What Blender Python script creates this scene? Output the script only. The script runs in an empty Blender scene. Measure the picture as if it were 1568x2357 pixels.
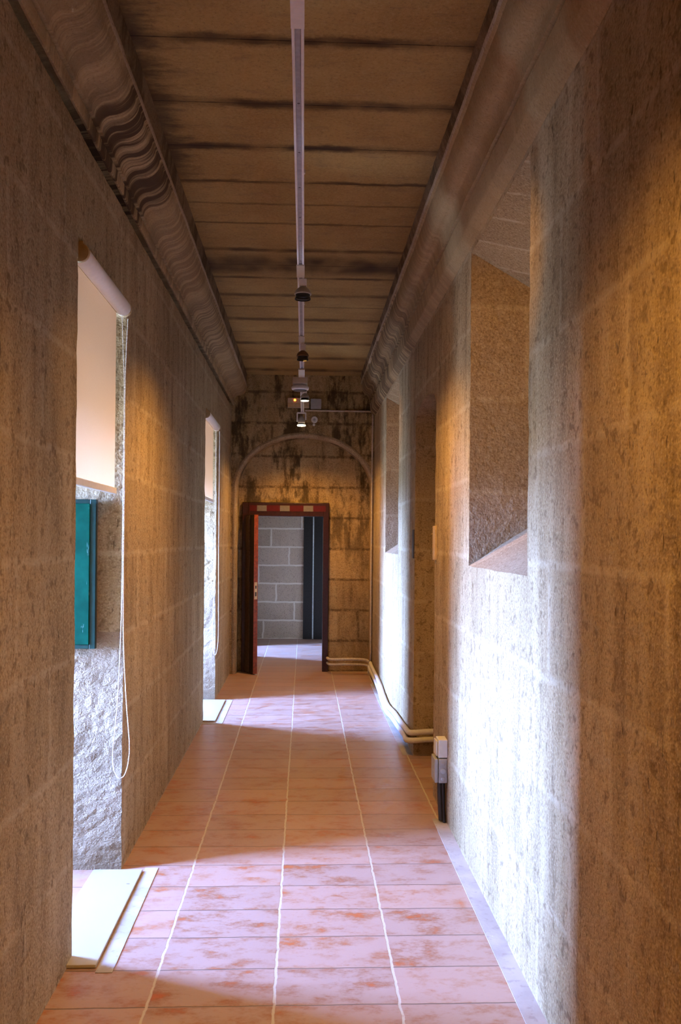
import bpy, bmesh, math, random
from mathutils import Vector, noise, Matrix
random.seed(7)
sc = bpy.context.scene
COL = sc.collection
PI = math.pi

# ------------------------------------------------------------------ materials
class NT:
    """small helper to write node materials as expressions"""
    def __init__(s, name):
        s.m = bpy.data.materials.new(name); s.m.use_nodes = True
        s.t = s.m.node_tree; s.t.nodes.clear()
        s.out = s.t.nodes.new('ShaderNodeOutputMaterial')
        g = s.t.nodes.new('ShaderNodeNewGeometry'); s.pos = g.outputs['Position']
        x = s.t.nodes.new('ShaderNodeSeparateXYZ'); s.t.links.new(s.pos, x.inputs[0])
        s.x, s.y, s.z = x.outputs
    def put(s, sock, v):
        if isinstance(v, bpy.types.NodeSocket): s.t.links.new(v, sock)
        elif v is not None: sock.default_value = v
    def math(s, op, a, b=None, c=None, clamp=False):
        n = s.t.nodes.new('ShaderNodeMath'); n.operation = op; n.use_clamp = clamp
        s.put(n.inputs[0], a); s.put(n.inputs[1], b)
        if c is not None: s.put(n.inputs[2], c)
        return n.outputs[0]
    def add(s, a, b): return s.math('ADD', a, b)
    def sub(s, a, b): return s.math('SUBTRACT', a, b)
    def mul(s, a, b): return s.math('MULTIPLY', a, b)
    def xyz(s, x, y, z):
        n = s.t.nodes.new('ShaderNodeCombineXYZ')
        for i, v in enumerate((x, y, z)): s.put(n.inputs[i], v)
        return n.outputs[0]
    def noise(s, vec, scale=5.0, detail=4.0, rough=0.55, dist=0.0):
        n = s.t.nodes.new('ShaderNodeTexNoise')
        s.put(n.inputs['Vector'], vec); n.inputs['Scale'].default_value = scale
        n.inputs['Detail'].default_value = detail; n.inputs['Roughness'].default_value = rough
        n.inputs['Distortion'].default_value = dist
        return n.outputs['Fac']
    def step(s, v, lo, hi, a=0.0, b=1.0):
        n = s.t.nodes.new('ShaderNodeMapRange'); n.interpolation_type = 'SMOOTHSTEP'
        s.put(n.inputs[0], v); s.put(n.inputs[1], lo); s.put(n.inputs[2], hi)
        n.inputs[3].default_value = a; n.inputs[4].default_value = b
        return n.outputs[0]
    def mix(s, f, a, b):
        n = s.t.nodes.new('ShaderNodeMix'); n.data_type = 'RGBA'
        s.put(n.inputs[0], f)
        for k, v in ((6, a), (7, b)):
            if isinstance(v, (tuple, list)): v = (*v[:3], 1.0)
            s.put(n.inputs[k], v)
        return n.outputs[2]
    def bump(s, h, strength=0.5, dist=0.01, normal=None):
        n = s.t.nodes.new('ShaderNodeBump'); n.inputs['Strength'].default_value = strength
        n.inputs['Distance'].default_value = dist
        s.put(n.inputs['Height'], h)
        if normal is not None: s.put(n.inputs['Normal'], normal)
        return n.outputs[0]
    def surf(s, col, rough=0.8, normal=None, metal=0.0, spec=0.3, emit=None, estr=0.0):
        n = s.t.nodes.new('ShaderNodeBsdfPrincipled')
        if isinstance(col, (tuple, list)): col = (*col[:3], 1.0)
        s.put(n.inputs['Base Color'], col); s.put(n.inputs['Roughness'], rough)
        n.inputs['Metallic'].default_value = metal; n.inputs['Specular IOR Level'].default_value = spec
        if normal is not None: s.put(n.inputs['Normal'], normal)
        if emit: n.inputs['Emission Color'].default_value = (*emit, 1.0); n.inputs['Emission Strength'].default_value = estr
        s.t.links.new(n.outputs[0], s.out.inputs[0])
        return s.m

def brick_lines(t, u, v, bw, bh, half, wob):
    """0..1 mask of the joints between running-bond blocks"""
    uw = t.add(u, t.mul(t.sub(wob, 0.5), 0.05)); vw = t.add(v, t.mul(t.sub(wob, 0.5), 0.03))
    row = t.math('FLOOR', t.math('DIVIDE', vw, bh))
    fv = t.sub(t.math('DIVIDE', vw, bh), row)
    dv = t.mul(t.math('MINIMUM', fv, t.sub(1.0, fv)), bh)
    us = t.add(t.math('DIVIDE', uw, bw), t.math('FRACT', t.mul(row, 0.37)))
    fu = t.math('FRACT', us)
    du = t.mul(t.math('MINIMUM', fu, t.sub(1.0, fu)), bw)
    d = t.math('MINIMUM', dv, du)
    blk = t.add(t.mul(row, 7.31), t.mul(t.math('FLOOR', us), 3.17))
    return t.step(d, half * 0.3, half * 1.6, 1.0, 0.0), blk

def stone(name, base=(.39, .28, .155), dark=(.13, .083, .042), light=(.56, .44, .285), joint=(.54, .44, .30),
          bw=.95, bh=.38, half=.014, jstr=.34, pits=1.0, stain=0.0, rough_amp=.75, streak=1.0):
    t = NT(name)
    vs = t.xyz(t.x, t.y, t.mul(t.z, 0.16))
    big = t.noise(t.pos, 1.3, 3)
    stk = t.noise(vs, 9.0, 4, .6)
    fine = t.noise(t.pos, 95.0, 1, .7)
    mid = t.noise(t.pos, 24.0, 2, .6)
    c = t.mix(t.step(big, .3, .72), [b * .84 for b in base], base)
    c = t.mix(t.mul(t.step(stk, .42, .75), .5 * streak), c, light)
    c = t.mix(t.mul(t.step(stk, .48, .24), .6 * streak), c, dark)
    c = t.mix(t.mul(t.step(fine, .52, .72), .55), c, light)
    c = t.mix(t.mul(t.step(fine, .46, .30), .5), c, dark)
    c = t.mix(t.mul(t.step(mid, .44, .30), .6 * min(1.0, pits)), c, dark)
    jl, blk = brick_lines(t, t.add(t.x, t.y), t.z, bw, bh, half, t.noise(t.pos, 5.0, 3))
    tone = t.noise(t.xyz(blk, 0.0, 0.0), 1.7, 0)
    c = t.mix(t.mul(t.step(tone, .35, .65), .22), c, dark)
    c = t.mix(t.mul(jl, jstr if jstr > .9 else t.mul(t.step(mid, .30, .55), jstr)), c, joint)
    pv = t.xyz(t.x, t.y, t.mul(t.z, .33))
    pn = t.noise(pv, 42.0, 2, .75)
    pit = t.mul(t.step(pn, .66, .73), t.mul(t.step(stk, .62, .38), pits))
    c = t.mix(t.mul(pit, .75), c, [d * .55 for d in dark])
    if stain:
        sn = t.noise(t.xyz(t.x, t.y, t.mul(t.z, .45)), 3.6, 6, .72)
        sn2 = t.noise(t.xyz(t.x, t.y, t.mul(t.z, .2)), 22.0, 3, .6)
        sm = t.step(t.add(sn, t.mul(t.sub(sn2, .5), .28)), .455, .61)
        up = t.step(t.z, .9, 2.3, .35, 1.0)
        c = t.mix(t.mul(t.mul(sm, up), stain), c, [d * .38 for d in dark])
    h = t.sub(t.add(t.mul(fine, .35), t.mul(mid, .8)), t.mul(t.step(pn, .66, .72), .6 * pits))
    return t.surf(c, .92, t.bump(h, rough_amp, .012), spec=.15)

M = {}
M['wall'] = stone('granite_wall')
M['far'] = stone('granite_stained', base=(.44, .29, .13), light=(.58, .43, .24), joint=(.085, .05, .025), bw=1.05, bh=.37, half=.016, jstr=.75, stain=.9, pits=.6)
M['block'] = stone('granite_blockwork', base=(.68, .55, .46), joint=(.86, .80, .74), bw=.78, bh=.293, half=.013, jstr=1.0, pits=.2, streak=.4, rough_amp=.3)

def rough_stone():
    t = NT('hewn_stone')
    n1 = t.noise(t.xyz(t.x, t.y, t.mul(t.z, 1.5)), 75.0, 3, .6); n2 = t.noise(t.pos, 150.0, 2, .6); n3 = t.noise(t.pos, 3.0, 3)
    c = t.mix(t.step(n3, .35, .7), (.22, .155, .10), (.30, .22, .15))
    c = t.mix(t.mul(t.step(n1, .45, .25), .6), c, (.12, .085, .06))
    c = t.mix(t.mul(t.step(n2, .55, .75), .4), c, (.36, .30, .245))
    h = t.add(t.mul(n1, 1.0), t.mul(n2, .3))
    return t.surf(c, .95, t.bump(h, .7, .012), spec=.02)
M['hewn'] = rough_stone()
M['archst'] = stone('arch_moulding_stone', base=(.37, .265, .155), bw=.5, bh=.5, jstr=.2, pits=.3, stain=.0, rough_amp=.4)
M['soffit'] = stone('granite_soffit', bw=.29, bh=9.0, jstr=.6, pits=0, streak=.2, rough_amp=.5, half=.010)
M['plaster'] = stone('granite_splay', base=(.40, .29, .19), bw=1.3, bh=.46, jstr=.4, pits=.1, streak=.2, rough_amp=.6)

def cornice_mat(name, zones):
    """zones: list of (y0, y1, strength) of water-veined stone"""
    t = NT(name)
    wob = t.noise(t.xyz(t.mul(t.x, .8), t.mul(t.y, .7), t.mul(t.z, .8)), 1.7, 1)
    yd = t.add(t.y, t.add(t.mul(wob, .40), t.add(t.mul(t.x, .25), t.mul(t.z, -.22))))
    v1 = t.noise(t.xyz(t.mul(yd, 15.0), t.mul(t.x, 1.5), t.mul(t.z, 1.5)), 1.0, 3, .6)
    v2 = t.noise(t.xyz(t.mul(yd, 60.0), t.x, t.z), 1.0, 2, .6)
    fine = t.noise(t.pos, 95.0, 3, .7); big = t.noise(t.pos, 1.6, 3)
    c = t.mix(t.step(big, .3, .7), (.34, .235, .115), (.43, .305, .16))
    c = t.mix(t.mul(t.step(fine, .5, .74), .4), c, (.53, .41, .29))
    c = t.mix(t.mul(t.step(fine, .47, .30), .45), c, (.15, .10, .062))
    mask = 0.0
    for a, b, k in zones:
        z = t.mul(t.mul(t.step(t.y, a - .12, a + .25), t.step(t.y, b - .15, b + .06, 1.0, 0.0)), k)
        mask = t.math('MAXIMUM', mask, z)
    vein = t.math('MAXIMUM', t.step(v1, .60, .46), t.mul(t.step(v2, .52, .38), .6))
    c = t.mix(t.mul(vein, mask), c, (.07, .04, .022))
    lightv = t.step(v1, .58, .72)
    c = t.mix(t.mul(t.mul(lightv, mask), .5), c, (.48, .37, .26))
    h = t.add(t.mul(fine, .4), t.mul(v1, .5))
    return t.surf(c, .85, t.bump(h, .4, .01), spec=.2)
M['lip'] = stone('cornice_lit_lip_stone', base=(.50, .39, .29), jstr=0, pits=0, streak=.3, rough_amp=.3)  # paler base colour paints the lit edge along the cornice lip
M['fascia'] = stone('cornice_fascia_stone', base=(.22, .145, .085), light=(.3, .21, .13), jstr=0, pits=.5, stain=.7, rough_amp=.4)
M['corL'] = cornice_mat('cornice_left_stone', [(2.7, 3.25, .45), (3.25, 4.52, 1.0), (4.52, 6.1, .42), (6.1, 8.0, .55), (8.0, 10.3, .35)])
M['corR'] = cornice_mat('cornice_right_stone', [(1.0, 4.6, .10), (4.6, 6.3, .25), (6.3, 7.9, .62), (7.9, 10.3, .8)])

def ceiling_mat():
    t = NT('ceiling_slabs')
    wob = t.noise(t.xyz(t.mul(t.x, 1.4), t.mul(t.y, 1.0), 0.0), 3.0, 5, .65)
    w2 = t.noise(t.xyz(t.x, t.mul(t.y, 4.0), 0.0), 9.0, 4, .65)
    yy = t.add(t.y, t.add(t.mul(t.sub(wob, .5), .07), t.mul(t.sub(w2, .5), .05)))
    joints = [(1.9, .05, .8), (2.45, .04, .7), (2.92, .03, .5), (3.375, .05, 1.0), (3.87, .055, .95), (4.30, .05, 1.0), (4.72, .03, .85), (5.03, .02, .45), (5.34, .022, .6), (5.83, .05, .9),
              (6.15, .26, 1.0), (6.45, .04, .8), (6.91, .06, .7), (7.25, .03, .4), (7.67, .07, .75), (8.15, .05, .5), (8.6, .09, .8), (9.3, .10, .7), (9.95, .12, .8), (10.8, .05, .6), (11.5, .05, .6), (12.4, .05, .6)]
    m = 0.0; crack = 0.0
    for y0, w, k in joints:
        d = t.math('ABSOLUTE', t.sub(yy, y0))
        m = t.math('MAXIMUM', m, t.step(d, w * .25, w * 1.15, k, 0.0))
        crack = t.math('MAXIMUM', crack, t.step(t.math('ABSOLUTE', t.sub(t.y, y0)), .002, .006, k, 0.0))
    fine = t.noise(t.pos, 80.0, 4, .7); big = t.noise(t.pos, 2.2, 4)
    c = t.mix(t.step(big, .3, .7), (.33, .20, .07), (.42, .27, .10))
    c = t.mix(t.mul(t.step(fine, .5, .72), .4), c, (.52, .37, .19))
    c = t.mix(t.mul(t.step(fine, .48, .30), .45), c, (.14, .09, .055))
    sn = t.noise(t.xyz(t.mul(t.x, 1.0), t.mul(t.y, 3.0), 0.0), 5.0, 5, .7)
    c = t.mix(t.mul(t.step(sn, .52, .72), .4), c, (.18, .12, .075))
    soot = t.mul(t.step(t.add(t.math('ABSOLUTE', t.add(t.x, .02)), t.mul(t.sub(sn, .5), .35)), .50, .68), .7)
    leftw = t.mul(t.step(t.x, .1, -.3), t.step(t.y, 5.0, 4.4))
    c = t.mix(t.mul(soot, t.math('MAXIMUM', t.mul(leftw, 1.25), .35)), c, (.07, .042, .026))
    c = t.mix(t.mul(m, t.step(t.noise(t.xyz(t.mul(t.x, 1.0), t.mul(t.y, .6), 0.0), 3.0, 2), .32, .62, .35, 1.0)), c, (.07, .04, .024))
    c = t.mix(t.mul(crack, t.step(w2, .35, .6, .2, .9)), c, (.03, .018, .011))
    h = t.sub(t.add(t.mul(fine, .5), t.mul(sn, .5)), t.mul(crack, 1.0))
    return t.surf(c, .9, t.bump(h, .4, .01), spec=.15)
M['ceil'] = ceiling_mat()

def floor_mat():
    t = NT('terracotta_tiles')
    w = t.noise(t.pos, 14.0, 4, .6); w2 = t.noise(t.pos, 3.0, 3)
    u = t.math('DIVIDE', t.add(t.add(t.x, .090), t.mul(t.sub(w, .5), .018)), .434)
    v = t.math('DIVIDE', t.add(t.sub(t.y, 2.981), t.mul(t.sub(w2, .5), .022)), .2575)
    iu = t.math('FLOOR', u); iv = t.math('FLOOR', v)
    fu = t.sub(u, iu); fv = t.sub(v, iv)
    du = t.mul(t.math('MINIMUM', fu, t.sub(1.0, fu)), .434)
    dv = t.mul(t.math('MINIMUM', fv, t.sub(1.0, fv)), .2575)
    gu = t.step(du, .0028, .0068, 1.0, 0.0); gv = t.step(dv, .001, .005, 1.0, 0.0)
    tid = t.add(t.mul(iu, 5.37), t.mul(iv, 2.91))
    tone = t.noise(t.xyz(tid, 0.3, 0.0), 1.3, 0)
    sc1 = t.noise(t.xyz(t.mul(t.x, 3.0), t.mul(t.y, 5.0), tid), 2.2, 5, .68)
    sc2 = t.noise(t.xyz(t.mul(t.x, 8.0), t.mul(t.y, 14.0), tid), 5.0, 4, .7)
    c = t.mix(t.step(tone, .3, .7), (.25, .085, .026), (.34, .125, .045))
    wear = t.add(t.mul(sc1, .75), t.mul(sc2, .25))
    c = t.mix(t.mul(t.step(wear, .30, .56), .55), c, (.50, .41, .39))
    c = t.mix(t.mul(t.step(sc2, .40, .27), .45), c, (.30, .15, .10))
    c = t.mix(t.mul(t.step(sc1, .40, .28), .45), c, (.55, .13, .05))
    c = t.mix(gv, c, (.16, .11, .09))
    c = t.mix(t.mul(gu, t.step(w, .28, .42, .4, 1.0)), c, (.52, .46, .39))
    h = t.sub(t.add(t.mul(sc2, .25), t.mul(w, .25)), t.add(t.mul(gv, .6), t.mul(gu, .35)))
    r = t.step(wear, .35, .65, .30, .50)
    return t.surf(c, r, t.bump(h, .35, .006), spec=.3)
M['floor'] = floor_mat()

def cement():
    t = NT('cement_strip'); n = t.noise(t.pos, 30, 4); n2 = t.noise(t.pos, 4, 4)
    c = t.mix(t.step(n2, .35, .65), (.36, .33, .32), (.46, .43, .42)); c = t.mix(t.mul(t.step(n, .45, .3), .4), c, (.24, .2, .19))
    return t.surf(c, .8, t.bump(n, .3, .006), spec=.2)
M['cement'] = cement()

def plain(name, col, rough=.5, metal=0., spec=.4, var=.12, scale=40., emit=None, estr=0.):
    t = NT(name); n = t.noise(t.pos, scale, 3)
    c = t.mix(t.step(n, .3, .7), [k * (1 - var) for k in col], [min(1, k * (1 + var)) for k in col])
    return t.surf(c, rough, t.bump(n, .08, .002), metal, spec, emit, estr)
M['white_paint'] = plain('white_enamel', (.86, .85, .86), .35, var=.03)
M['rail'] = plain('rail_aluminium', (.66, .62, .64), .4, var=.05)
M['groove'] = plain('rail_groove', (.30, .28, .30), .5)
M['dark_dot'] = plain('dark_contact', (.05, .04, .04), .5)
M['beige_plastic'] = plain('beige_plastic', (.48, .40, .32), .5, var=.05)
M['grey_plastic'] = plain('grey_plastic', (.36, .37, .39), .45, var=.05)
M['white_plastic'] = plain('white_plastic', (.70, .69, .67), .45, var=.03)
M['black_plastic'] = plain('black_plastic', (.018, .018, .02), .4)
M['grey_black'] = plain('charcoal_rubber', (.04, .04, .045), .5)
M['lamp_dome'] = plain('lamp_body_grey', (.36, .33, .31), .45)
M['brown_dome'] = plain('lamp_body_brown', (.20, .12, .08), .5)
M['lens_on'] = plain('lit_lens', (.9, .85, .7), .3, emit=(1, .86, .5), estr=9.0)
M['led'] = plain('amber_led', (.9, .3, .05), .3, emit=(1, .25, .03), estr=7.0)
M['chain'] = plain('bead_chain', (.74, .70, .66), .35, var=.02)
def board_mat():
    t = NT('white_board'); n = t.noise(t.xyz(t.mul(t.x, 1.0), t.mul(t.y, 2.6), 0.0), 13.0, 1)
    return t.surf(t.mix(t.step(n, .735, .75), (.42, .38, .30), (.12, .10, .08)), .35, spec=.4)
M['board'] = board_mat()
M['door_red'] = plain('red_brown_paint', (.032, .006, .004), .4, var=.3)
M['door_edge'] = plain('orange_red_paint', (.22, .040, .006), .45, var=.3)
M['door_dark'] = plain('dark_stained_wood', (.022, .014, .012), .5, var=.3)
M['stile'] = plain('brown_stained_wood', (.10, .062, .045), .55, var=.3)
M['tape_red'] = plain('red_tape', (.085, .003, .003), .4, var=.08)
M['tape_white'] = plain('white_tape', (.17, .15, .14), .35, var=.08)
M['brass'] = plain('brass_plate', (.60, .42, .22), .35, metal=.4)
M['slit_light_colour'] = plain('slit_light_colour', (.55, .62, .66), .35, metal=.2)
M['beyond_dark'] = plain('black_painted_door', (.016, .015, .016), .45, var=.25)
M['pipe'] = plain('painted_pipe', (.50, .43, .36), .5, var=.15)
M['cable_white'] = plain('white_cable_sheath', (.62, .60, .58), .5, var=.06)
M['wood_plate'] = plain('tan_wood_plate', (.50, .37, .22), .5, var=.12)
M['bracket'] = plain('tan_bracket', (.45, .34, .2), .5)

def teal():
    t = NT('teal_paint'); n = t.noise(t.xyz(t.mul(t.x, 60.), t.mul(t.y, 60.), t.mul(t.z, 5.)), 1.0, 4, .7); n2 = t.noise(t.pos, 9, 3)
    c = t.mix(t.step(n2, .3, .7), (.001, .036, .022), (.002, .060, .036))
    c = t.mix(t.mul(t.step(n, .66, .70), .8), c, (.22, .36, .32))
    return t.surf(c, .5, t.bump(n, .15, .003), spec=.06)
M['teal'] = teal()
M['teal_dark'] = plain('teal_frame_paint', (.003, .026, .021), .35, var=.15)

def fabric():
    t = NT('blind_fabric')
    n = t.noise(t.xyz(t.mul(t.x, 500.), t.mul(t.y, 500.), t.mul(t.z, 500.)), 1.0, 2)
    c = t.mix(t.step(n, .3, .7), (.62, .50, .42), (.70, .57, .48))
    d = t.t.nodes.new('ShaderNodeBsdfDiffuse'); t.put(d.inputs[0], c)
    tr = t.t.nodes.new('ShaderNodeBsdfTranslucent'); tr.inputs[0].default_value = (.62, .33, .17, 1)
    mx = t.t.nodes.new('ShaderNodeMixShader'); mx.inputs[0].default_value = FAB_T
    t.t.links.new(d.outputs[0], mx.inputs[1]); t.t.links.new(tr.outputs[0], mx.inputs[2])
    t.t.links.new(mx.outputs[0], t.out.inputs[0])
    return t.m
FAB_T = .34
M['fabric'] = fabric()

# ------------------------------------------------------------------ mesh helpers
class MB:
    def __init__(s): s.v = []; s.f = []; s.c = {}
    def vert(s, p):
        s.v.append(Vector(p)); return len(s.v) - 1
    def wv(s, p):                               # welded vertex
        k = (round(p[0], 3), round(p[1], 3), round(p[2], 3))
        if k not in s.c: s.c[k] = s.vert(p)
        return s.c[k]
    def quad(s, a, b, c, d): s.f.append((a, b, c, d))
    def grid(s, us, vs, fn, holes=()):
        for i in range(len(us) - 1):
            for j in range(len(vs) - 1):
                uc, vc = (us[i] + us[i+1]) / 2, (vs[j] + vs[j+1]) / 2
                if any(h[0] < uc < h[1] and h[2] < vc < h[3] for h in holes): continue
                q = []
                for a, b in ((i, j), (i+1, j), (i+1, j+1), (i, j+1)):
                    k = s.wv(fn(us[a], vs[b]))
                    if k not in q: q.append(k)
                if len(q) > 2: s.f.append(tuple(q))
    def box(s, lo, hi, rot=None, about=None):
        x0, y0, z0 = lo; x1, y1, z1 = hi
        ps = [Vector(p) for p in ((x0,y0,z0),(x1,y0,z0),(x1,y1,z0),(x0,y1,z0),(x0,y0,z1),(x1,y0,z1),(x1,y1,z1),(x0,y1,z1))]
        if rot is not None:
            a = Vector(about); ps = [rot @ (p - a) + a for p in ps]
        b = len(s.v); s.v += ps
        for f in ((3,2,1,0),(4,5,6,7),(0,1,5,4),(1,2,6,5),(2,3,7,6),(3,0,4,7)): s.f.append(tuple(b + k for k in f))
        return s
    def ring(s, c, ax, r, n, ref=None):
        ax = Vector(ax).normalized(); ref = Vector(ref) if ref else (Vector((0,0,1)) if abs(ax.z) < .9 else Vector((1,0,0)))
        u = ax.cross(ref).normalized(); w = ax.cross(u)
        return [s.vert(Vector(c) + (u * math.cos(2*PI*i/n) + w * math.sin(2*PI*i/n)) * r) for i in range(n)]
    def lathe(s, base, axis, prof, n=20, cap=(True, True)):
        """prof: list of (distance along the axis, radius)"""
        ax = Vector(axis).normalized(); rs = [s.ring(Vector(base) + ax * d, ax, max(r, 1e-4), n) for d, r in prof]
        for a, b in zip(rs, rs[1:]):
            for i in range(n): s.f.append((a[i], b[i], b[(i+1) % n], a[(i+1) % n]))
        if cap[0]: s.f.append(tuple(rs[0]))
        if cap[1]: s.f.append(tuple(reversed(rs[-1])))
        return s
    def tube(s, path, r, n=10):
        path = [Vector(p) for p in path]; rs = []
        for i, p in enumerate(path):
            d = (path[min(i+1, len(path)-1)] - path[max(i-1, 0)])
            rs.append(s.ring(p, d, r, n, ref=(0.03, 0.02, 1) if abs(d.normalized().z) < .9 else (0.02, 1, .03)))
        for a, b in zip(rs, rs[1:]):
            for i in range(n): s.f.append((a[i], b[i], b[(i+1) % n], a[(i+1) % n]))
        s.f.append(tuple(rs[0])); s.f.append(tuple(reversed(rs[-1])))
        return s
    def ball(s, c, r, n=6, m=4):
        c = Vector(c); top = s.vert(c + Vector((0,0,r))); rows = []
        for j in range(1, m):
            a = PI * j / m
            rows.append([s.vert(c + Vector((math.sin(a)*math.cos(2*PI*i/n), math.sin(a)*math.sin(2*PI*i/n), math.cos(a))) * r) for i in range(n)])
        bot = s.vert(c - Vector((0,0,r)))
        for i in range(n):
            k = (i+1) % n
            s.f.append((top, rows[0][i], rows[0][k])); s.f.append((bot, rows[-1][k], rows[-1][i]))
            for a, b in zip(rows, rows[1:]): s.f.append((a[i], b[i], b[k], a[k]))
        return s
    def prism(s, prof, ys, pt):
        """profile (list of 2-tuples) swept through the stations ys; pt(profile point, y) -> xyz"""
        rows = [[s.vert(pt(p, y)) for p in prof] for y in ys]
        for a, b in zip(rows, rows[1:]):
            for i in range(len(prof) - 1): s.f.append((a[i], b[i], b[i+1], a[i+1]))
        return rows
    def build(s, name, mat, parent=None, smooth=False, bevel=0.0, displace=None, extra=()):
        vs = [v + displace(v) if displace else v for v in s.v]
        org = parent_origin(parent) if parent else Vector((0, 0, 0))
        if not parent:
            lo = [min(v[i] for v in vs) for i in range(3)]; hi = [max(v[i] for v in vs) for i in range(3)]
            org = Vector(((lo[0]+hi[0])/2, (lo[1]+hi[1])/2, lo[2]))
        me = bpy.data.meshes.new(name); me.from_pydata([v - org for v in vs], [], s.f)
        bm = bmesh.new(); bm.from_mesh(me); bmesh.ops.recalc_face_normals(bm, faces=bm.faces); bm.to_mesh(me); bm.free()
        me.materials.append(mat)
        for k, (mt, test) in enumerate(extra):
            me.materials.append(mt)
            for p in me.polygons:
                if test(p.center + org, p.normal): p.material_index = k + 1
        if smooth:
            for p in me.polygons: p.use_smooth = True
        o = bpy.data.objects.new(name, me); COL.objects.link(o)
        if parent: o.parent = parent
        else: o.location = org
        if smooth == 'auto' or bevel:
            pass
        if bevel:
            b = o.modifiers.new('edge', 'BEVEL'); b.width = bevel; b.segments = 2; b.limit_method = 'ANGLE'; b.angle_limit = .6
        return o

def parent_origin(o):
    p = Vector((0, 0, 0))
    while o: p += o.location; o = o.parent
    return p
def tag(o, label, cat, group=None):
    o['label'] = label; o['category'] = cat
    if group: o['group'] = group
    return o
def thing(name, loc, label, cat, group=None):
    o = bpy.data.objects.new(name, None); COL.objects.link(o); o.location = loc; o.empty_display_size = .1
    return tag(o, label, cat, group)
def struct(o): o['kind'] = 'structure'; return o
def steps(a, b, st, extra=()):
    pts = sorted(set([a, b] + [e for e in extra if a < e < b])); r = [pts[0]]
    for p, q in zip(pts, pts[1:]):
        n = max(1, math.ceil((q - p) / st - 1e-6)); r += [p + (q - p) * i / n for i in range(1, n + 1)]
    return r

# ------------------------------------------------------------------ setting
XL, XR, ZC = -.865, .82, 3.53
Y0, YF, YB, YE = -3.0, 10.27, 10.5, 13.9
LO = [(3.33, 4.22), (7.60, 8.60), (11.90, 12.90)]     # openings of the left wall (to the floor)
LTOP, XW = 2.66, -2.30
WZ0, WZ1 = .42, 2.08                                   # window in the outer face
def disp(p):
    a = .0035
    if p.x < -.86 and any(abs(p.y - o[1]) < .05 for o in LO) and p.z > .02: a = .006
    if p.z < .03: a *= .3
    n = noise.noise_vector(p * 9.0) * a + noise.noise_vector(p * 31.0) * a * .6
    if a > .005: n += noise.noise_vector(p * 50.0) * .004
    if abs(p.x - XL) < .002: n.x = min(n.x, .002)
    if abs(p.x - XR) < .002: n.x = max(n.x, -.002)
    return n

# left wall with its deep splayed window niches
w = MB(); ZT = 3.14
ys = steps(Y0, YE, .07, [e for o in LO for e in o]); zs = [-.04] + steps(0, ZT, .07, [LTOP])
w.grid(ys, zs, lambda u, v: (XL, u, v), [(a, b, -.05, LTOP) for a, b in LO])
w.grid(ys, [0, 1], lambda u, v: (XL - .07 * v, u, ZT))                     # top ledge behind the shadow gap
for a, b in LO:
    xs = steps(XL, XW, .03); zz = [z for z in zs if z <= LTOP + 1e-6]
    zf = [-.04] + steps(0, LTOP, .03, zz[1:])
    nw = a + .26
    w.grid(xs, zf, lambda u, v: (u, b, v))                                 # far jamb, hewn stone
    w.grid(xs, zz, lambda u, v: (u, a + (nw - a) * (u - XL) / (XW - XL), v))
    w.grid(xs, [0, .25, .5, .75, 1], lambda u, v: (u, (a + (nw - a) * (u - XL) / (XW - XL)) * (1 - v) + b * v, LTOP))
wh = [(a + .26, b - .15, WZ0, WZ1) for a, b in LO]
w.grid(steps(Y0, YE, .5, [e for h in wh for e in h[:2]]), [-.05, WZ0, WZ1, ZC + .05], lambda u, v: (XW, u, v), wh)   # outer face
struct(w.build('wall_left', M['wall'], displace=disp, 
               extra=[(M['hewn'], lambda c, n: c.x < XL - .004 and c.z < 1.14 and any(abs(c.y - o[1]) < .03 for o in LO))]))

# right wall: two sloping embrasures and a low arched doorway
NI = [(3.16, 4.29), (7.55, 8.73)]; NZ0, NZ1 = 1.47, 3.03
DY0, DY1, DZ = 5.41, 6.40, 2.46
def arch(y, z):
    if DY0 <= y <= DY1 and z > 1.9:
        f = 1 - ((y - (DY0 + DY1) / 2) / ((DY1 - DY0) / 2)) ** 2
        k = (z - 1.9) / (DZ - 1.9) if z <= DZ else max(0, 1 - (z - DZ) / .5)
        return .11 * math.sqrt(max(f, 0)) * k
    return 0
w = MB(); ZTR = 3.09
ys = steps(Y0, YE, .07, [e for o in NI for e in o] + [DY0, DY1]); zs = [-.04] + steps(0, ZTR, .07, [NZ0, NZ1, DZ])
w.grid(ys, zs, lambda u, v: (XR, u, v + arch(u, v)), [(a, b, NZ0, NZ1) for a, b in NI] + [(DY0, DY1, -.05, DZ)])
w.grid(steps(Y0, YE, .5), [-.05, ZC + .05], lambda u, v: (1.62, u, v))   # outer face
DEP = .50
for a, b in NI:
    yy = [y for y in ys if a - 1e-6 <= y <= b + 1e-6]; zz = [z for z in zs if NZ0 - 1e-6 <= z <= NZ1 + 1e-6]
    ds = steps(0, DEP, .06)
    lo = lambda d: NZ0 + .66 * d
    hi = lambda d: NZ1 - .57 * d
    for yv in (a, b):
        w.grid(ds, zz, lambda d, z: (XR + d, yv, lo(d) + (hi(d) - lo(d)) * (z - NZ0) / (NZ1 - NZ0)))
    w.grid(ds, yy, lambda d, y: (XR + d, y, lo(d))); w.grid(ds, yy, lambda d, y: (XR + d, y, hi(d)))
    w.grid(yy, zz, lambda y, z: (XR + DEP, y, lo(DEP) + (hi(DEP) - lo(DEP)) * (z - NZ0) / (NZ1 - NZ0)))
yy = [y for y in ys if DY0 - 1e-6 <= y <= DY1 + 1e-6]; zz = [z for z in zs if z <= DZ + 1e-6]; ds = steps(0, .7, .05)
for yv in (DY0, DY1): w.grid(ds, zz, lambda d, z: (XR + d, yv, z))
w.grid(ds, yy, lambda d, y: (XR + d, y, DZ + arch(y, DZ)))
w.grid(yy, zz, lambda y, z: (XR + .7, y, z + arch(y, z)))
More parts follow.
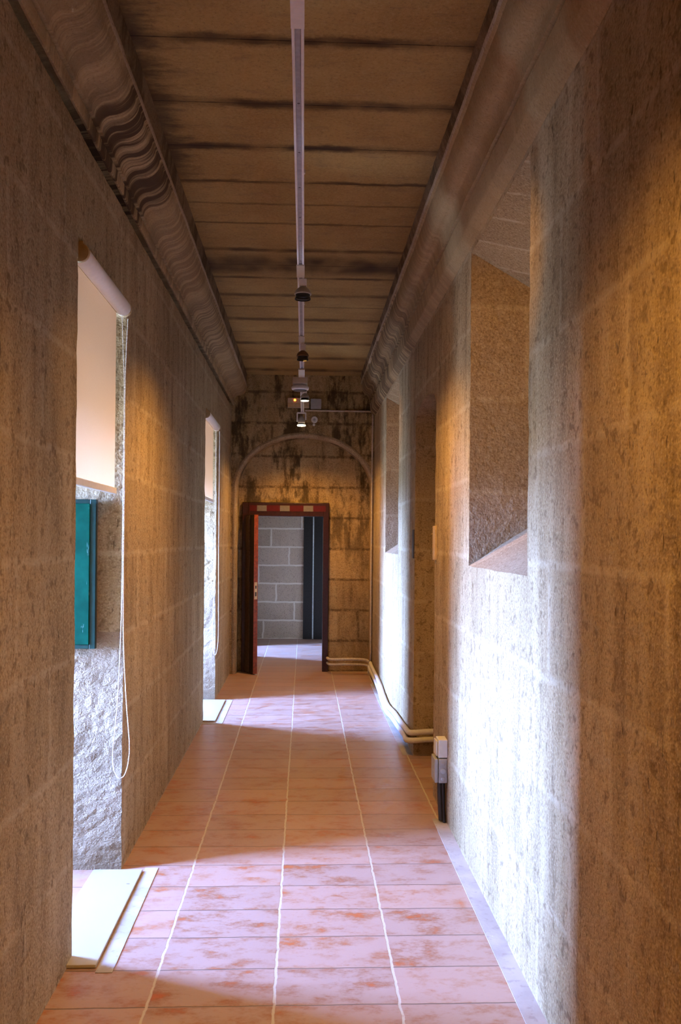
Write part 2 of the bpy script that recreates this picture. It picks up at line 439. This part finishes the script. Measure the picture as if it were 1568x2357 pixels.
struct(w.build('wall_right', M['wall'], displace=disp, 
               extra=[(M['plaster'], lambda c, n: c.x > XR + .006 and any(o[0] - .03 < c.y < o[1] + .03 for o in NI)),
                      (M['soffit'], lambda c, n: c.x > XR + .006 and c.z > 2.7 and abs(n.z) > .6)]))

# end walls
w = MB(); w.grid(steps(XW - .02, 1.64, .3), steps(0, ZC, .3), lambda u, v: (u, Y0, v)); struct(w.build('wall_near', M['wall']))
w = MB(); w.grid(steps(XW - .02, 1.64, .15), steps(0, ZC, .15), lambda u, v: (u, YE, v)); struct(w.build('wall_end', M['block']))

# far wall: blind arch, recess and door opening
w = MB()
FX0, FX1, FZ = -.745, .302, 2.035                    # door frame outer size
def outline(a, b, zc, n=48):
    pts = [(-a, z) for z in steps(0, zc, .08)]
    pts += [(-a * math.cos(PI * i / n), zc + b * math.sin(PI * i / n)) for i in range(1, n)]
    return pts + [(a, z) for z in reversed(steps(0, zc, .08))]
def outer(p):                                          # project an outline point to the wall's rectangle
    x, z = p
    if z <= 2.18: return (-.90 if x < 0 else .87, z)
    dx, dz = x / .85, (z - 2.18) / .68
    tt = min((.90 if x < 0 else .87) / max(abs(x), 1e-6), 1.40 / max(z - 2.18, 1e-6))
    return (x * tt, 2.18 + (z - 2.18) * tt)
o1, o2 = outline(.842, .672, 2.18), outline(.788, .618, 2.18)
outer_l = [outer(p) for p in o1]
def strip(la, lb, ya, yb, n=1):
    for i in range(len(la) - 1):
        for j in range(n):
            f0, f1 = j / n, (j + 1) / n
            P = lambda k, f: (la[k][0] * (1-f) + lb[k][0] * f, ya * (1-f) + yb * f, la[k][1] * (1-f) + lb[k][1] * f)
            w.quad(w.wv(P(i, f0)), w.wv(P(i+1, f0)), w.wv(P(i+1, f1)), w.wv(P(i, f1)))
strip(outer_l, o1, YF, YF, 8)
strip(o1, o2, YF, YF + .05, 2); strip(o2, o2, YF + .05, YB, 3)
# fill the corners above the arch
for sx in (-1, 1):
    k = [p for p in outer_l]
w.grid([-.90, .87], [3.40, 3.58], lambda u, v: (u, YF + .001, v))
w.grid(steps(-.85, .85, .08, [FX0, FX1]), steps(0, 2.9, .08, [FZ]), lambda u, v: (u, YB, v), [(FX0, FX1, 0, FZ)])
for xx in (FX0, FX1): w.grid([YB, YB + .3], steps(0, FZ, .2), lambda u, v: (xx, u, v))
w.grid([YB, YB + .3], [FX0, FX1], lambda u, v: (v, u, FZ))
w.grid([-.90, FX0, FX1, .87], [0, FZ, ZC], lambda u, v: (u, YB + .3, v), [(FX0, FX1, 0, FZ)])
am = MB()
def band(la, ya, lb, yb):
    for i in range(len(la) - 1):
        am.quad(am.wv((la[i][0], ya, la[i][1])), am.wv((la[i+1][0], ya, la[i+1][1])), am.wv((lb[i+1][0], yb, lb[i+1][1])), am.wv((lb[i][0], yb, lb[i][1])))
ring_ = [outline(.845 - d, .675 - d, 2.18) for d in (0, .010, .026, .042, .052, .060)]
for i_, (ya_, yb_) in enumerate(((YF, YF - .006), (YF - .006, YF - .010), (YF - .010, YF - .004), (YF - .004, YF + .012), (YF + .012, YF + .06))): band(ring_[i_], ya_, ring_[i_ + 1], yb_)
struct(am.build('trim_7', M['archst'], displace=lambda p: noise.noise_vector(p * 8.0) * .004))
struct(w.build('wall_far', M['far'], displace=lambda p: noise.noise_vector(p * 8.0) * .004 if p.y < YB + .1 else Vector((0, 0, 0))))

w = MB(); w.grid(steps(XW - .02, 1.64, .2), steps(Y0, YE, .2), lambda u, v: (u, v, 0)); struct(w.build('floor', M['floor']))
w = MB(); w.grid(steps(XW - .02, 1.64, .4), steps(Y0, YE, .4), lambda u, v: (u, v, ZC)); struct(w.build('ceiling', M['ceil']))

# cornices
def cyma(p0, p1, n=14):
    """ogee from the wall end p0 (low) to the lip p1 (high): cove below, bulge above"""
    r = []
    for i in range(n + 1):
        t = i / n
        if t < .42:
            a = (t / .42) * PI / 2; fx, fz = (1 - math.cos(a)) * .36, math.sin(a) * .38
        else:
            a = (t - .42) / .58 * PI / 2; fx, fz = .36 + math.sin(a) * .64, .38 + (1 - math.cos(a)) * .62
        r.append((p0[0] + (p1[0] - p0[0]) * fx, p0[1] + (p1[1] - p0[1]) * fz))
    return r
def cornice(name, prof, mat, lipz):
    m = MB(); m.prism(prof, steps(Y0, YF + .05, .08), lambda p, y: (p[0], y, p[1]))
    def d(p):
        blk = math.floor((p.y + .1) / 1.55)
        return noise.noise_vector(p * 7.0) * .004 + Vector((0, 0, (noise.noise(Vector((blk * 3.7, 1.2, 0)))) * .006))
    z0_, z1_ = lipz
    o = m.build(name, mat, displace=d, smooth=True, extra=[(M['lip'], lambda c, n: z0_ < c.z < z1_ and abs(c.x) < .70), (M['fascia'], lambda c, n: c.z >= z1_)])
    o.data.set_sharp_from_angle(angle=.75)
    return struct(o)
pl = [(-.95, 3.21), (-.90, 3.215), (-.852, 3.215), (-.852, 3.168), (-.842, 3.165), (-.838, 3.170), (-.836, 3.20), (-.834, 3.212), (-.848, 3.214), (-.849, 3.226)] + cyma((-.826, 3.229), (-.690, 3.362)) + [(-.682, 3.372), (-.680, 3.40), (-.684, 3.408), (-.700, 3.415), (-.690, 3.48), (-.684, 3.54)]
pr = [(.90, 3.052), (.82, 3.055), (.80, 3.075), (.776, 3.108), (.772, 3.115), (.766, 3.195), (.764, 3.206), (.784, 3.209), (.785, 3.226)] + cyma((.757, 3.230), (.672, 3.425)) + [(.660, 3.435), (.655, 3.458), (.660, 3.466), (.668, 3.472), (.655, 3.50), (.648, 3.54)]
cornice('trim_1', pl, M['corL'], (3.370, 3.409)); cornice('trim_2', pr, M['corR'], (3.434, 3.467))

# cement strips in the floor
def strip_box(name, boxes):
    m = MB()
    for lo, hi in boxes: m.box(lo, hi)
    return struct(m.build(name, M['cement']))
strip_box('trim_3', [((.748, .6, -.01), (.83, 4.95, .003))])
strip_box('trim_4', [((.745, 6.42, -.01), (.83, 9.6, .003))])
strip_box('trim_5', [((-.752, 3.22, -.01), (-.690, 4.235, .003))])
strip_box('trim_6', [((-.752, 7.55, -.01), (-.690, 8.62, .003)), ((-.87, 7.50, -.01), (-.690, 7.55, .003))])

# windows in the outer face of the left niches
for i, (a, b) in enumerate(LO):
    nw, be = a + .26, b - .15
    win = bpy.data.objects.new('window_%d' % (i + 1), None); COL.objects.link(win); win.location = (XW, (nw + be) / 2, WZ0); struct(win)
    m = MB(); x0, x1 = XW - .05, XW - .005; t = .03
    for lo, hi in (((x0, nw, WZ0), (x1, nw + t, WZ1)), ((x0, be - t, WZ0), (x1, be, WZ1)), ((x0, nw + t, WZ0), (x1, be - t, WZ0 + t)), ((x0, nw + t, WZ1 - t), (x1, be - t, WZ1))): m.box(lo, hi)
    m.build('window_frame', M['teal_dark'], win)
    m = MB(); m.box((XW - .12, nw - .02, WZ0 - .06), (XW + .01, be + .02, WZ0)); m.build('window_sill', M['cement'], win)

# ------------------------------------------------------------------ red door in the far wall
door = bpy.data.objects.new('door_1', None); COL.objects.link(door); door.location = (-.22, 10.47, 0); struct(door)
yf0, yf1 = 10.455, 10.62
m = MB(); m.box((FX0 + .004, yf0, 0), (FX0 + .074, yf1, FZ - .005)); m.box((FX1 - .072, yf0, 0), (FX1 - .004, yf1, FZ - .005)); m.box((FX0 + .074, yf0, 1.868), (FX1 - .072, yf1, FZ - .005))
m.build('door_frame', M['door_red'], door, bevel=.004)
m = MB(); m.box((-.655, yf0 - .004, 1.926), (.259, yf0 + .001, 1.997)); tape = m.build('hazard_tape', M['tape_red'], door); tape['label'] = 'red tape with white squares along the door head'
for a, b in ((-.567, -.451), (-.291, -.175), (-.009, .107)):
    m = MB(); m.box((a, yf0 - .006, 1.927), (b, yf0 - .003, 1.996)); s_ = m.build('white_square', M['tape_white'], tape)
# narrow leaf standing open
hinge = Vector((-.70, 10.455, 0)); tip = Vector((-.583, 10.20, 0)); L = (tip - hinge).length
ang = math.atan2((tip - hinge).x, -(tip - hinge).y)
R = Matrix.Rotation(ang, 3, 'Z')
def leafbox(m, u0, u1, v0, v1, z0, z1):               # u: thickness, v: away from the hinge
    return m.box((hinge.x + u0, hinge.y - v1, z0), (hinge.x + u1, hinge.y - v0, z1), R, hinge)
m = MB(); leafbox(m, 0, .05, 0, L - .006, .012, 1.875); leaf = m.build('door_leaf', M['door_dark'], door); leaf['label'] = 'dark leaf standing open'
m = MB(); leafbox(m, .0, .05, L - .006, L, .012, 1.877); edge = m.build('leaf_edge', M['door_edge'], leaf); edge['label'] = 'orange red leaf edge'
m = MB(); leafbox(m, .008, .042, L, L + .002, .885, 1.085); lock = m.build('lock_plate', M['brass'], leaf)
m = MB(); leafbox(m, .016, .034, L + .002, L + .006, .92, .97); leafbox(m, .018, .032, L + .002, L + .009, 1.01, 1.045); m.build('latch', M['dark_dot'], leaf)
m = MB(); leafbox(m, -.008, 0, .02, .15, .012, 1.87); m.build('leaf_stile', M['stile'], leaf)

# black door on the end wall beyond
d2 = bpy.data.objects.new('door_2', None); COL.objects.link(d2); d2.location = (.2, YE - .03, 0); struct(d2)
m = MB(); m.box((-.005, YE - .05, .003), (.140, YE - .005, 2.15)); m.build('door_panel', M['beyond_dark'], d2, bevel=.004)
m = MB(); m.box((.162, YE - .05, .003), (.50, YE - .005, 2.15)); m.build('door_panel', M['beyond_dark'], d2, bevel=.004)
m = MB(); m.box((.140, YE - .06, .003), (.160, YE - .01, 2.15)); m.build('daylight_slit', M['slit_light_colour'], d2)  # pale strip painted as the daylight showing between the two leaves

# ------------------------------------------------------------------ roller blinds
def smooth_path(pts, n=8):
    pts = [Vector(p) for p in pts]; out = []
    for i in range(len(pts) - 1):
        p0, p1, p2, p3 = pts[max(i-1, 0)], pts[i], pts[i+1], pts[min(i+2, len(pts)-1)]
        for k in range(n):
            t = k / n
            out.append(.5 * ((2*p1) + (p2 - p0)*t + (2*p0 - 5*p1 + 4*p2 - p3)*t*t + (3*p1 - p0 - 3*p2 + p3)*t**3))
    return out + [pts[-1]]
def resample(path, d):
    out = [path[0]]; acc = 0
    for a, b in zip(path, path[1:]):
        L = (b - a).length; pos = d - acc
        while pos <= L:
            out.append(a + (b - a) * (pos / L)); pos += d
        acc = (acc + L) % d
    return out
def blind(y0, y1, zb, label, tight):
    xc, zc, r = -.863, 2.682, .036
    t = thing('roller_blind', (xc, (y0 + y1) / 2, zb), label, 'blind', 'roller blinds over the left openings')
    m = MB(); m.lathe((xc, y0 + .012, zc), (0, 1, 0), [(0, r - .004), (.006, r), (y1 - y0 - .032, r), (y1 - y0 - .022, r - .006)], 28)
    m.build('roller_tube', M['white_paint'], t, smooth=True).data.set_sharp_from_angle(angle=.7)
    for yy, sgn in ((y0, 1), (y1, -1)):
        m = MB(); m.lathe((xc, yy - .006, zc), (0, 1, 0), [(0, r - .002), (.004, r + .002), (.010, r + .002), (.014, r - .004)], 24)
        m.box((xc - .016, yy - .004, zc), (xc + .012, yy + .004, zc + .045)); m.build('bracket', M['bracket'], t)
    m = MB(); ya, yb = y0 + .02, y1 - .03; n = 30
    m.grid(steps(ya, yb, .06), [zb + (zc - zb) * i / n for i in range(n + 1)], lambda y, z: (-.893 + .0015 * math.sin(y * 21) * (1 - (z - zb) / (zc - zb)), y, z))
    m.build('shade_fabric', M['fabric'], t, smooth=True)
    m = MB(); m.box((-.902, ya, zb - .028), (-.884, yb + .002, zb + .002)); m.build('bottom_bar', M['white_paint'], t, bevel=.004)
    # bead chain loop
    yc = y1 + .018; s = .32 if tight else 1.0; zl = .452
    P = lambda dx, z: (-.862 + dx, yc, z)
    if not tight:
        left = [P(-.013, zc - r), P(-.008, 2.50), P(0.0, 2.30), P(-.002, 1.8), P(-.004, 1.30), P(-.010, 1.05), P(-.021, .80), P(-.040, .58), P(-.036, .50), P(-.018, .458)]
        right = [P(.014, zc - r), P(.008, 2.50), P(.004, 2.30), P(.003, 1.8), P(.003, 1.30), P(.008, 1.05), P(.023, .80), P(.038, .62), P(.034, .53), P(.018, .47)]
    else:
        left = [P(-.010, zc - r), P(-.010, 2.2), P(-.012, 1.6), P(-.018, 1.1), P(-.026, .75), P(-.024, .56), P(-.012, .47)]
        right = [P(.026, zc - r), P(.026, 2.2), P(.026, 1.6), P(.028, 1.1), P(.030, .75), P(.028, .58), P(.014, .48)]
    path = smooth_path(left + [P(0, zl)] + list(reversed(right)))
    m = MB()
    for p in resample(path, .0072): m.ball(p, .0030)
    m.tube(path, .0008, 5)
    m.build('bead_chain', M['chain'], t, smooth=True)
    return t
blind(3.350, 4.165, 1.83, 'white roller blind half lowered over the near opening above the teal shutter', False)
blind(7.615, 8.545, 1.97, 'white roller blind half lowered over the far opening in the left wall', True)

# teal shutter folded against the far jamb of the near opening
t = thing('window_shutter', (-1.2, 4.17, 1.068), 'teal painted wooden shutter folded against the stone jamb below the near blind', 'shutter')
x0, x1, z0, z1 = -1.50, -.986, 1.068, 1.778
m = MB(); m.box((x0 + .03, 4.163, z0 + .02), (x1 - .028, 4.185, z1 - .02)); m.build('panel', M['teal'], t, bevel=.004)
m = MB(); m.box((x0, 4.158, z0), (x0 + .032, 4.198, z1)); m.box((x1 - .030, 4.168, z0), (x1, 4.198, z1)); m.box((x0 + .032, 4.168, z0), (x1 - .030, 4.198, z0 + .022)); m.box((x0 + .032, 4.168, z1 - .022), (x1 - .030, 4.198, z1)); m.build('shutter_frame', M['teal_dark'], t, bevel=.003)
for zz in (1.2, 1.65):
    m = MB(); m.box((x0 - .05, 4.185, zz), (x0 + .05, 4.195, zz + .03)); m.lathe((x0 - .05, 4.19, zz - .03), (0, 0, 1), [(0, .008), (.09, .008)], 10); m.box((x0 - .16, 4.186, zz), (x0 - .05, 4.194, zz + .03)); m.build('strap_hinge', M['black_plastic'], t)

# white boards lying on the floor in the openings
def board(ya, yb, label):
    m = MB(); m.box((-.99, ya, .002), (-.757, yb, .014)); o = m.build('floor_board', M['board'], bevel=.002)
    return tag(o, label, 'board', 'white boards on the floor')
board(3.255, 4.190, 'white flat board on the floor below the near opening beside the teal shutter')
board(7.585, 8.575, 'white flat board on the floor below the far opening in the left wall')

# ------------------------------------------------------------------ lighting track and lamps
TX, TZ = -.030, 3.02
def rx(y): return TX - .0004 * y
t = thing('lighting_track', (TX, 4.0, TZ), 'long pale metal lighting track running down the middle of the ceiling', 'lighting track')
ya, yb = .2, 9.79
m = MB(); m.box((TX - .018, ya, TZ + .002), (TX + .018, yb, TZ + .032)); m.box((TX - .018, ya, TZ - .006), (TX - .009, yb, TZ + .002)); m.box((TX + .009, ya, TZ - .006), (TX + .018, yb, TZ + .002)); m.build('rail', M['rail'], t, bevel=.0015)
m = MB(); m.box((TX - .0085, 2.42, TZ + .0005), (TX + .0085, yb - .02, TZ + .0018)); g = m.build('contact_strip', M['groove'], t)
y = 2.84
for i, dy in enumerate([0, .36, .32, .33, .30, .30]):
    y += dy; m = MB(); m.lathe((TX, y, TZ + .0012), (0, 0, -1), [(0, .005), (.001, .0045)], 10); m.build('screw', M['dark_dot'], t)
m = MB(); m.box((TX - .019, 2.26, TZ - .008), (TX + .019, 2.41, TZ + .002)); m.build('joint_cover', M['rail'], t)
for y in (1.2, 4.55, 7.1, 9.5):
    m = MB(); m.tube([(TX, y, TZ + .03), (TX, y, ZC - .02)], .003, 8); m.lathe((TX, y, ZC - .02), (0, 0, 1), [(0, .02), (.024, .02)], 16); m.build('suspension_rod', M['rail'], t)
m = MB(); m.box((TX - .019, yb - .01, TZ - .008), (TX + .019, yb, TZ + .033)); m.build('end_cap', M['beige_plastic'], t)

def spot(y, x, zl, label, lit, dome, dx=0.0, r=.044):
    o = thing('track_spotlight', (x, y, zl), label, 'spotlight', 'spotlights on the ceiling track')
    m = MB(); m.box((TX - .021, y - .26, TZ - .014), (TX + .021, y - .06, TZ - .004)); m.build('adapter', M['beige_plastic'], o, bevel=.003)
    m = MB(); m.box((x - .020, y - .03, zl + .068), (x + .020, y + .03, TZ - .007)); m.build('driver_box', M['rail'], o, bevel=.003)
    m = MB(); m.lathe((x, y, zl + .026), (0, 0, 1), [(0, r + .002), (.005, r + .003), (.010, r), (.022, r * .9), (.034, r * .62), (.044, r * .3), (.048, .004)], 28)
    h = m.build('lamp_head', dome, o, smooth=True)
    m = MB(); m.lathe((x, y, zl), (0, 0, 1), [(0, r - .001), (.006, r), (.012, r - .006), (.026, r - .004)], 28, cap=(False, False)); m.lathe((x, y, zl + .016), (0, 0, 1), [(0, r - .010), (.002, r - .010)], 24); m.build('baffle', M['black_plastic'], o, smooth=False)
    if lit:
        m = MB(); m.lathe((x, y, zl - .005), (0, 0, 1), [(0, r - .012), (.004, r - .002), (.010, r - .002)], 28); m.build('lens', M['lens_on'], o)
    return o
spot(4.75, -.018, 2.906, 'grey domed spotlight with black ring, largest and nearest on the ceiling track', False, M['lamp_dome'])
spot(6.33, -.021, 2.899, 'brown domed spotlight with black ring, second along the ceiling track', False, M['brown_dome'], r=.043)
spot(8.15, -.004, 2.893, 'small spotlight with lit yellow lens close behind the big ring lamp', True, M['lamp_dome'], r=.040)
# large ring lamp
o = thing('ring_spotlight', (-.045, 7.65, 2.90), 'wide ring shaped grey lamp below its driver box on the ceiling track', 'spotlight', 'spotlights on the ceiling track')
m = MB(); m.box((-.112, 7.56, 2.952), (.020, 7.74, 3.006)); m.build('driver_box', M['beige_plastic'], o, bevel=.003)
m = MB(); m.box((-.060, 7.22, 3.002), (-.006, 7.60, 3.013)); m.build('adapter', M['beige_plastic'], o, bevel=.002)
m = MB(); m.lathe((-.045, 7.65, 2.905), (0, 0, 1), [(0, .062), (.006, .074), (.022, .078), (.032, .072), (.047, .05)], 36); m.build('lamp_ring', M['rail'], o, smooth=True)
m = MB(); m.lathe((-.045, 7.65, 2.898), (0, 0, 1), [(0, .054), (.008, .062)], 32); m.build('baffle', M['black_plastic'], o)
# end lamp with yoke
o = thing('yoke_spotlight', (-.045, 9.7, 2.855), 'spotlight with forked yoke and lit lens at the far end of the track', 'spotlight', 'spotlights on the ceiling track')
x, y, zl = -.040, 9.7, 2.855
m = MB(); m.box((x - .012, y - .012, zl + .15), (x + .012, y + .012, TZ - .006)); m.box((x - .048, y - .008, zl + .138), (x + .048, y + .008, zl + .155)); m.box((x - .055, y - .010, zl + .05), (x - .040, y + .010, zl + .15)); m.box((x + .040, y - .010, zl + .07), (x + .055, y + .010, zl + .15)); m.build('yoke', M['rail'], o, bevel=.003)
m = MB(); m.lathe((x, y, zl + .03), (0, 0, 1), [(0, .040), (.03, .038), (.06, .030), (.085, .012)], 24); m.build('lamp_head', M['lamp_dome'], o, smooth=True)
m = MB(); m.lathe((x, y, zl + .012), (0, 0, 1), [(0, .040), (.018, .036)], 24); m.build('baffle', M['black_plastic'], o)
m = MB(); m.lathe((x, y, zl), (0, 0, 1), [(0, .040), (.004, .048), (.014, .046)], 28); m.build('lens', M['lens_on'], o)

# ------------------------------------------------------------------ devices on the far wall
o = thing('emergency_light', (-.08, YF - .03, 3.139), 'beige emergency light box with glowing amber lamp on the far wall', 'emergency light')
m = MB(); m.box((-.208, YF - .06, 3.139), (.048, YF - .006, 3.253)); m.build('housing', M['beige_plastic'], o, bevel=.006)
m = MB(); m.box((-.204, YF - .064, 3.143), (.044, YF - .058, 3.193)); m.build('diffuser', M['wood_plate'], o, bevel=.003)
m = MB(); m.lathe((-.121, YF - .060, 3.226), (0, -1, 0), [(0, .013), (.010, .012), (.016, .006)], 14); m.build('indicator', M['led'], o)
m = MB(); m.box((.064, YF - .05, 3.131), (.190, YF - .006, 3.247)); o = m.build('junction_box', M['grey_plastic'], bevel=.005); tag(o, 'square grey junction box right of the amber emergency light', 'junction box')
o = thing('wall_sensor', (.11, YF - .03, 2.94), 'small round white sensor above the blind arch', 'sensor')
m = MB(); m.lathe((.11, YF - .004, 3.005), (0, -1, 0), [(0, .040), (.014, .040), (.020, .034), (.021, .026), (.016, .020)], 28); m.build('sensor_ring', M['white_plastic'], o)
m = MB(); m.lathe((.11, YF - .016, 3.005), (0, -1, 0), [(0, .018), (.008, .012)], 18); m.build('sensor_eye', M['grey_plastic'], o)
m = MB(); m.lathe((.105, YF - .004, 2.947), (0, -1, 0), [(0, .016), (.012, .014), (.016, .006)], 16); m.build('indicator', M['white_plastic'], o)
zc = 3.112; yc = YF - .018
pth = smooth_path([(.0, yc, zc), (.4, yc, zc), (.770, yc, zc)], 6) + [Vector((.792, yc, zc - .006)), Vector((.800, yc, zc - .03))] + smooth_path([(.801, yc, zc - .06), (.797, yc, 1.6), (.799, yc, .16)], 8)
o = MB().tube(pth, .0105, 10).build('conduit', M['pipe'], smooth=True); tag(o, 'thin conduit running from the emergency light and down the far right corner', 'conduit')
def low_pipe(z, r, label, bend):
    pth = smooth_path([(.290, YF + .12, z), (.33, YF - .015, z), (.55, YF - .03, z + bend), (.72, YF - .035, z), (.775, YF - .05, z - .02)], 8)
    o = MB().tube(pth, r, 10).build('pipe', M['pipe'], smooth=True); return tag(o, label, 'pipe', 'low pipes beside the door')
low_pipe(.176, .017, 'upper of the two low pipes between the red door and the right corner', .006)
low_pipe(.118, .014, 'lower of the two low pipes between the red door and the right corner', .004)
m = MB(); m.box((.764, YF - .10, .002), (.812, YF - .03, .132)); o = m.build('corner_box', M['pipe'], bevel=.005); tag(o, 'small pale box on the floor in the far right corner', 'box')

# cables along the right wall
def cable(dz, dx, label):
    pts = [(.785, 10.14, .128), (.785, 9.90, .115), (.79, 9.35, .100), (.79, 8.85, .078), (.787, 8.45, .045), (.785, 8.0, .036), (.79, 7.5, .075), (.79, 7.0, .10), (.790, 6.6, .128), (.782, 6.45, .140), (.793, 6.375, .146), (.835, 6.348, .152), (.90, 6.345, .158), (1.0, 6.345, .160), (1.20, 6.345, .15), (1.46, 6.345, .15)]
    pts = [(x + (dx if x < .81 else 0), y, z + (dz if y > 6.5 else dz * 1.25)) for x, y, z in pts]
    o = MB().tube(smooth_path(pts, 7), .021, 12).build('cable', M['cable_white'], smooth=True); return tag(o, label, 'cable', 'cable pair along the right wall')
cable(.026, 0.002, 'upper thick white cable along the foot of the right wall into the doorway')
cable(-.020, -.010, 'lower thick white cable along the foot of the right wall into the doorway')

# boxes on the right wall near the doorway
y0, y1 = 4.86, 4.97
o = thing('wall_socket', (.79, 4.9, .37), 'white socket box on the right wall on top of the grey box', 'socket')
m = MB(); m.box((.768, y0 + .005, .372), (XR - .001, y1, .472)); m.build('housing', M['white_plastic'], o, bevel=.003)
m = MB(); m.box((.756, y0 + .02, .380), (.763, y1 - .005, .462)); m.box((.762, y0 + .03, .385), (.769, y1 - .015, .457)); m.build('cover_plate', M['white_plastic'], o)
o = thing('cable_box', (.79, 4.9, .23), 'grey cable box with round knockouts below the white socket on the right wall', 'junction box')
m = MB(); m.box((.768, y0, .230), (XR - .001, y1 + .02, .366)); m.build('housing', M['grey_plastic'], o, bevel=.005)
m = MB(); m.box((.746, y0 - .002, .233), (.765, y1 + .022, .366)); m.build('lid', M['grey_plastic'], o, bevel=.004)
for zz, rr in ((.341, .012), (.298, .018), (.255, .012)):
    m = MB(); m.lathe((.794, y0 + .001, zz), (0, -1, 0), [(0, rr), (.003, rr), (.006, rr * .8), (.007, rr * .4)], 18); m.build('knockout', M['grey_plastic'], o, smooth=False)
for i, (xa, xb, r, label) in enumerate(((.780, .786, .0135, 'thick black cable dropping from the grey box to the floor'), (.8065, .8085, .006, 'thin black cable against the wall below the grey box'))):
    pth = smooth_path([(xa, 4.905, .232), (xa + .002, 4.905, .15), (xb, 4.90, .07), (xb + .003, 4.895, .012)], 8)
    o = MB().tube(pth, r, 12).build('black_cable', M['grey_black'], smooth=True); tag(o, label, 'cable', 'black cables below the grey box')
m = MB(); pth = smooth_path([(.797, 4.885, .232), (.799, 4.885, .15), (.803, 4.88, .06), (.805, 4.875, .006)], 8); o = MB().tube(pth, .009, 10).build('black_cable', M['black_plastic'], smooth=True); tag(o, 'black cable between the thick and thin cables, its cut end on the floor', 'cable', 'black cables below the grey box')

# plates either side of the doorway
o = thing('wall_plate', (.81, 5.38, 1.475), 'tan upright plate on the near edge of the dark doorway', 'plate')
m = MB(); m.box((.806, 5.335, 1.475), (.838, 5.425, 1.687)); m.build('plate', M['wood_plate'], o, bevel=.003)
m = MB(); m.box((.814, 5.424, 1.55), (.828, 5.432, 1.63)); m.tube([(.800, 5.43, 1.635), (.812, 5.44, 1.642), (.826, 5.434, 1.632)], .0035, 8); m.build('catch', M['brass'], o)
m = MB(); m.box((XR - .006, 6.43, 1.46), (XR + .004, 6.53, 1.675)); o = m.build('recess_plate', M['door_dark'], bevel=.002); tag(o, 'dark plate in place of an upright recess on the far edge of the doorway in the right wall', 'plate')  # dark colour on a flat plate paints in the shade of a recess

# ------------------------------------------------------------------ light
world = bpy.data.worlds.new('sky'); sc.world = world; world.use_nodes = True
nt = world.node_tree; bg = nt.nodes['Background']
tc = nt.nodes.new('ShaderNodeTexCoord'); sp = nt.nodes.new('ShaderNodeSeparateXYZ'); mr = nt.nodes.new('ShaderNodeMapRange'); rp = nt.nodes.new('ShaderNodeValToRGB')
nt.links.new(tc.outputs['Generated'], sp.inputs[0]); nt.links.new(sp.outputs[2], mr.inputs[0]); mr.inputs[1].default_value = -1; mr.inputs[2].default_value = 1
nt.links.new(mr.outputs[0], rp.inputs[0]); nt.links.new(rp.outputs[0], bg.inputs[0])
e = rp.color_ramp.elements; e[0].position = .44; e[0].color = (.06, .08, .11, 1); e[1].position = .492; e[1].color = (.285, .505, 1.18, 1)
for p_, q_ in ((.60, 1.0), (.71, .55), (.86, .2)):
    k = rp.color_ramp.elements.new(p_); k.color = (.285 * q_, .505 * q_, 1.18 * q_, 1)
bg.inputs[1].default_value = SKY = 500.0
for i, (a, b) in enumerate(LO):
    nw, be = a + .26, b - .15
    l = bpy.data.lights.new('window_portal', 'AREA'); l.shape = 'RECTANGLE'; l.size = WZ1 - WZ0; l.size_y = be - nw; l.cycles.is_portal = True
    o = bpy.data.objects.new('window_portal', l); COL.objects.link(o); o.location = (XW - .02, (nw + be) / 2, (WZ0 + WZ1) / 2); o.rotation_euler = (0, -PI / 2, 0)
WARM = (1.0, .52, .11)
def lamp(loc, target, power, ang, blend=.6, r=.03):
    l = bpy.data.lights.new('track_or_added_light', 'SPOT'); l.energy = power; l.color = WARM; l.spot_size = math.radians(ang); l.spot_blend = blend; l.shadow_soft_size = r
    o = bpy.data.objects.new('track_or_added_light', l); COL.objects.link(o); o.location = loc
    o.rotation_euler = (Vector(target) - Vector(loc)).to_track_quat('-Z', 'Y').to_euler()
lamp((-.018, 4.75, 2.89), (-.018, 4.85, 0), 185, 140, 1.0)
lamp((-.040, 9.7, 2.84), (-.04, 9.55, 0), 165, 140, 1.0)
lamp((-.004, 8.15, 2.87), (-.004, 8.3, 0), 14, 110, .8)
lamp((-.02, 1.75, 2.9), (.05, 1.75, 0), 115, 140, 1.0)
lamp((-.02, 2.15, 2.9), (1.05, 4.29, 2.35), 85, 42, .8)  # added unseen spot to brighten the far jamb of the right niche
lamp((-.02, 2.0, 2.9), (-1.0, 4.22, 1.55), 60, 34, .8)  # added unseen spot to warm the upper jamb of the left opening
lamp((-.021, 6.33, 2.88), (1.0, 8.73, 2.3), 60, 42, .8)  # beam added at the unlit second spotlight to brighten the far niche jamb
lamp((-.02, -.9, 2.9), (0, -.9, 0), 330, 150, 1.0)  # added unseen fill behind the camera, raises the ambient light nearby

# ------------------------------------------------------------------ camera
cam = bpy.data.cameras.new('camera'); co = bpy.data.objects.new('camera', cam); COL.objects.link(co); sc.camera = co
cam.sensor_fit = 'VERTICAL'; cam.sensor_height = 36.0; cam.lens = 36.0 * 2000.0 / 2357.0
cam.shift_y = (1240.7 - 1178.5) / 2357.0; cam.clip_start = .05
th = math.atan(84.0 / 2000.0)
co.location = (0, 0, 1.6)
Rm = Matrix.Rotation(-th, 3, 'Z') @ Matrix.Rotation(PI / 2, 3, 'X') @ Matrix.Rotation(math.radians(.5), 3, 'Z')
co.rotation_euler = Rm.to_euler()

vs_ = sc.view_settings
vs_.view_transform = 'Standard'; vs_.look = 'None'; vs_.gamma = 1.0; vs_.use_curve_mapping = False; vs_.exposure = 0.0
sc.cycles.use_denoising = True
sc.cycles.use_adaptive_sampling = True; sc.cycles.adaptive_threshold = .2
sc.cycles.max_bounces = 7; sc.cycles.diffuse_bounces = 4; sc.cycles.glossy_bounces = 3; sc.cycles.sample_clamp_indirect = 8.0
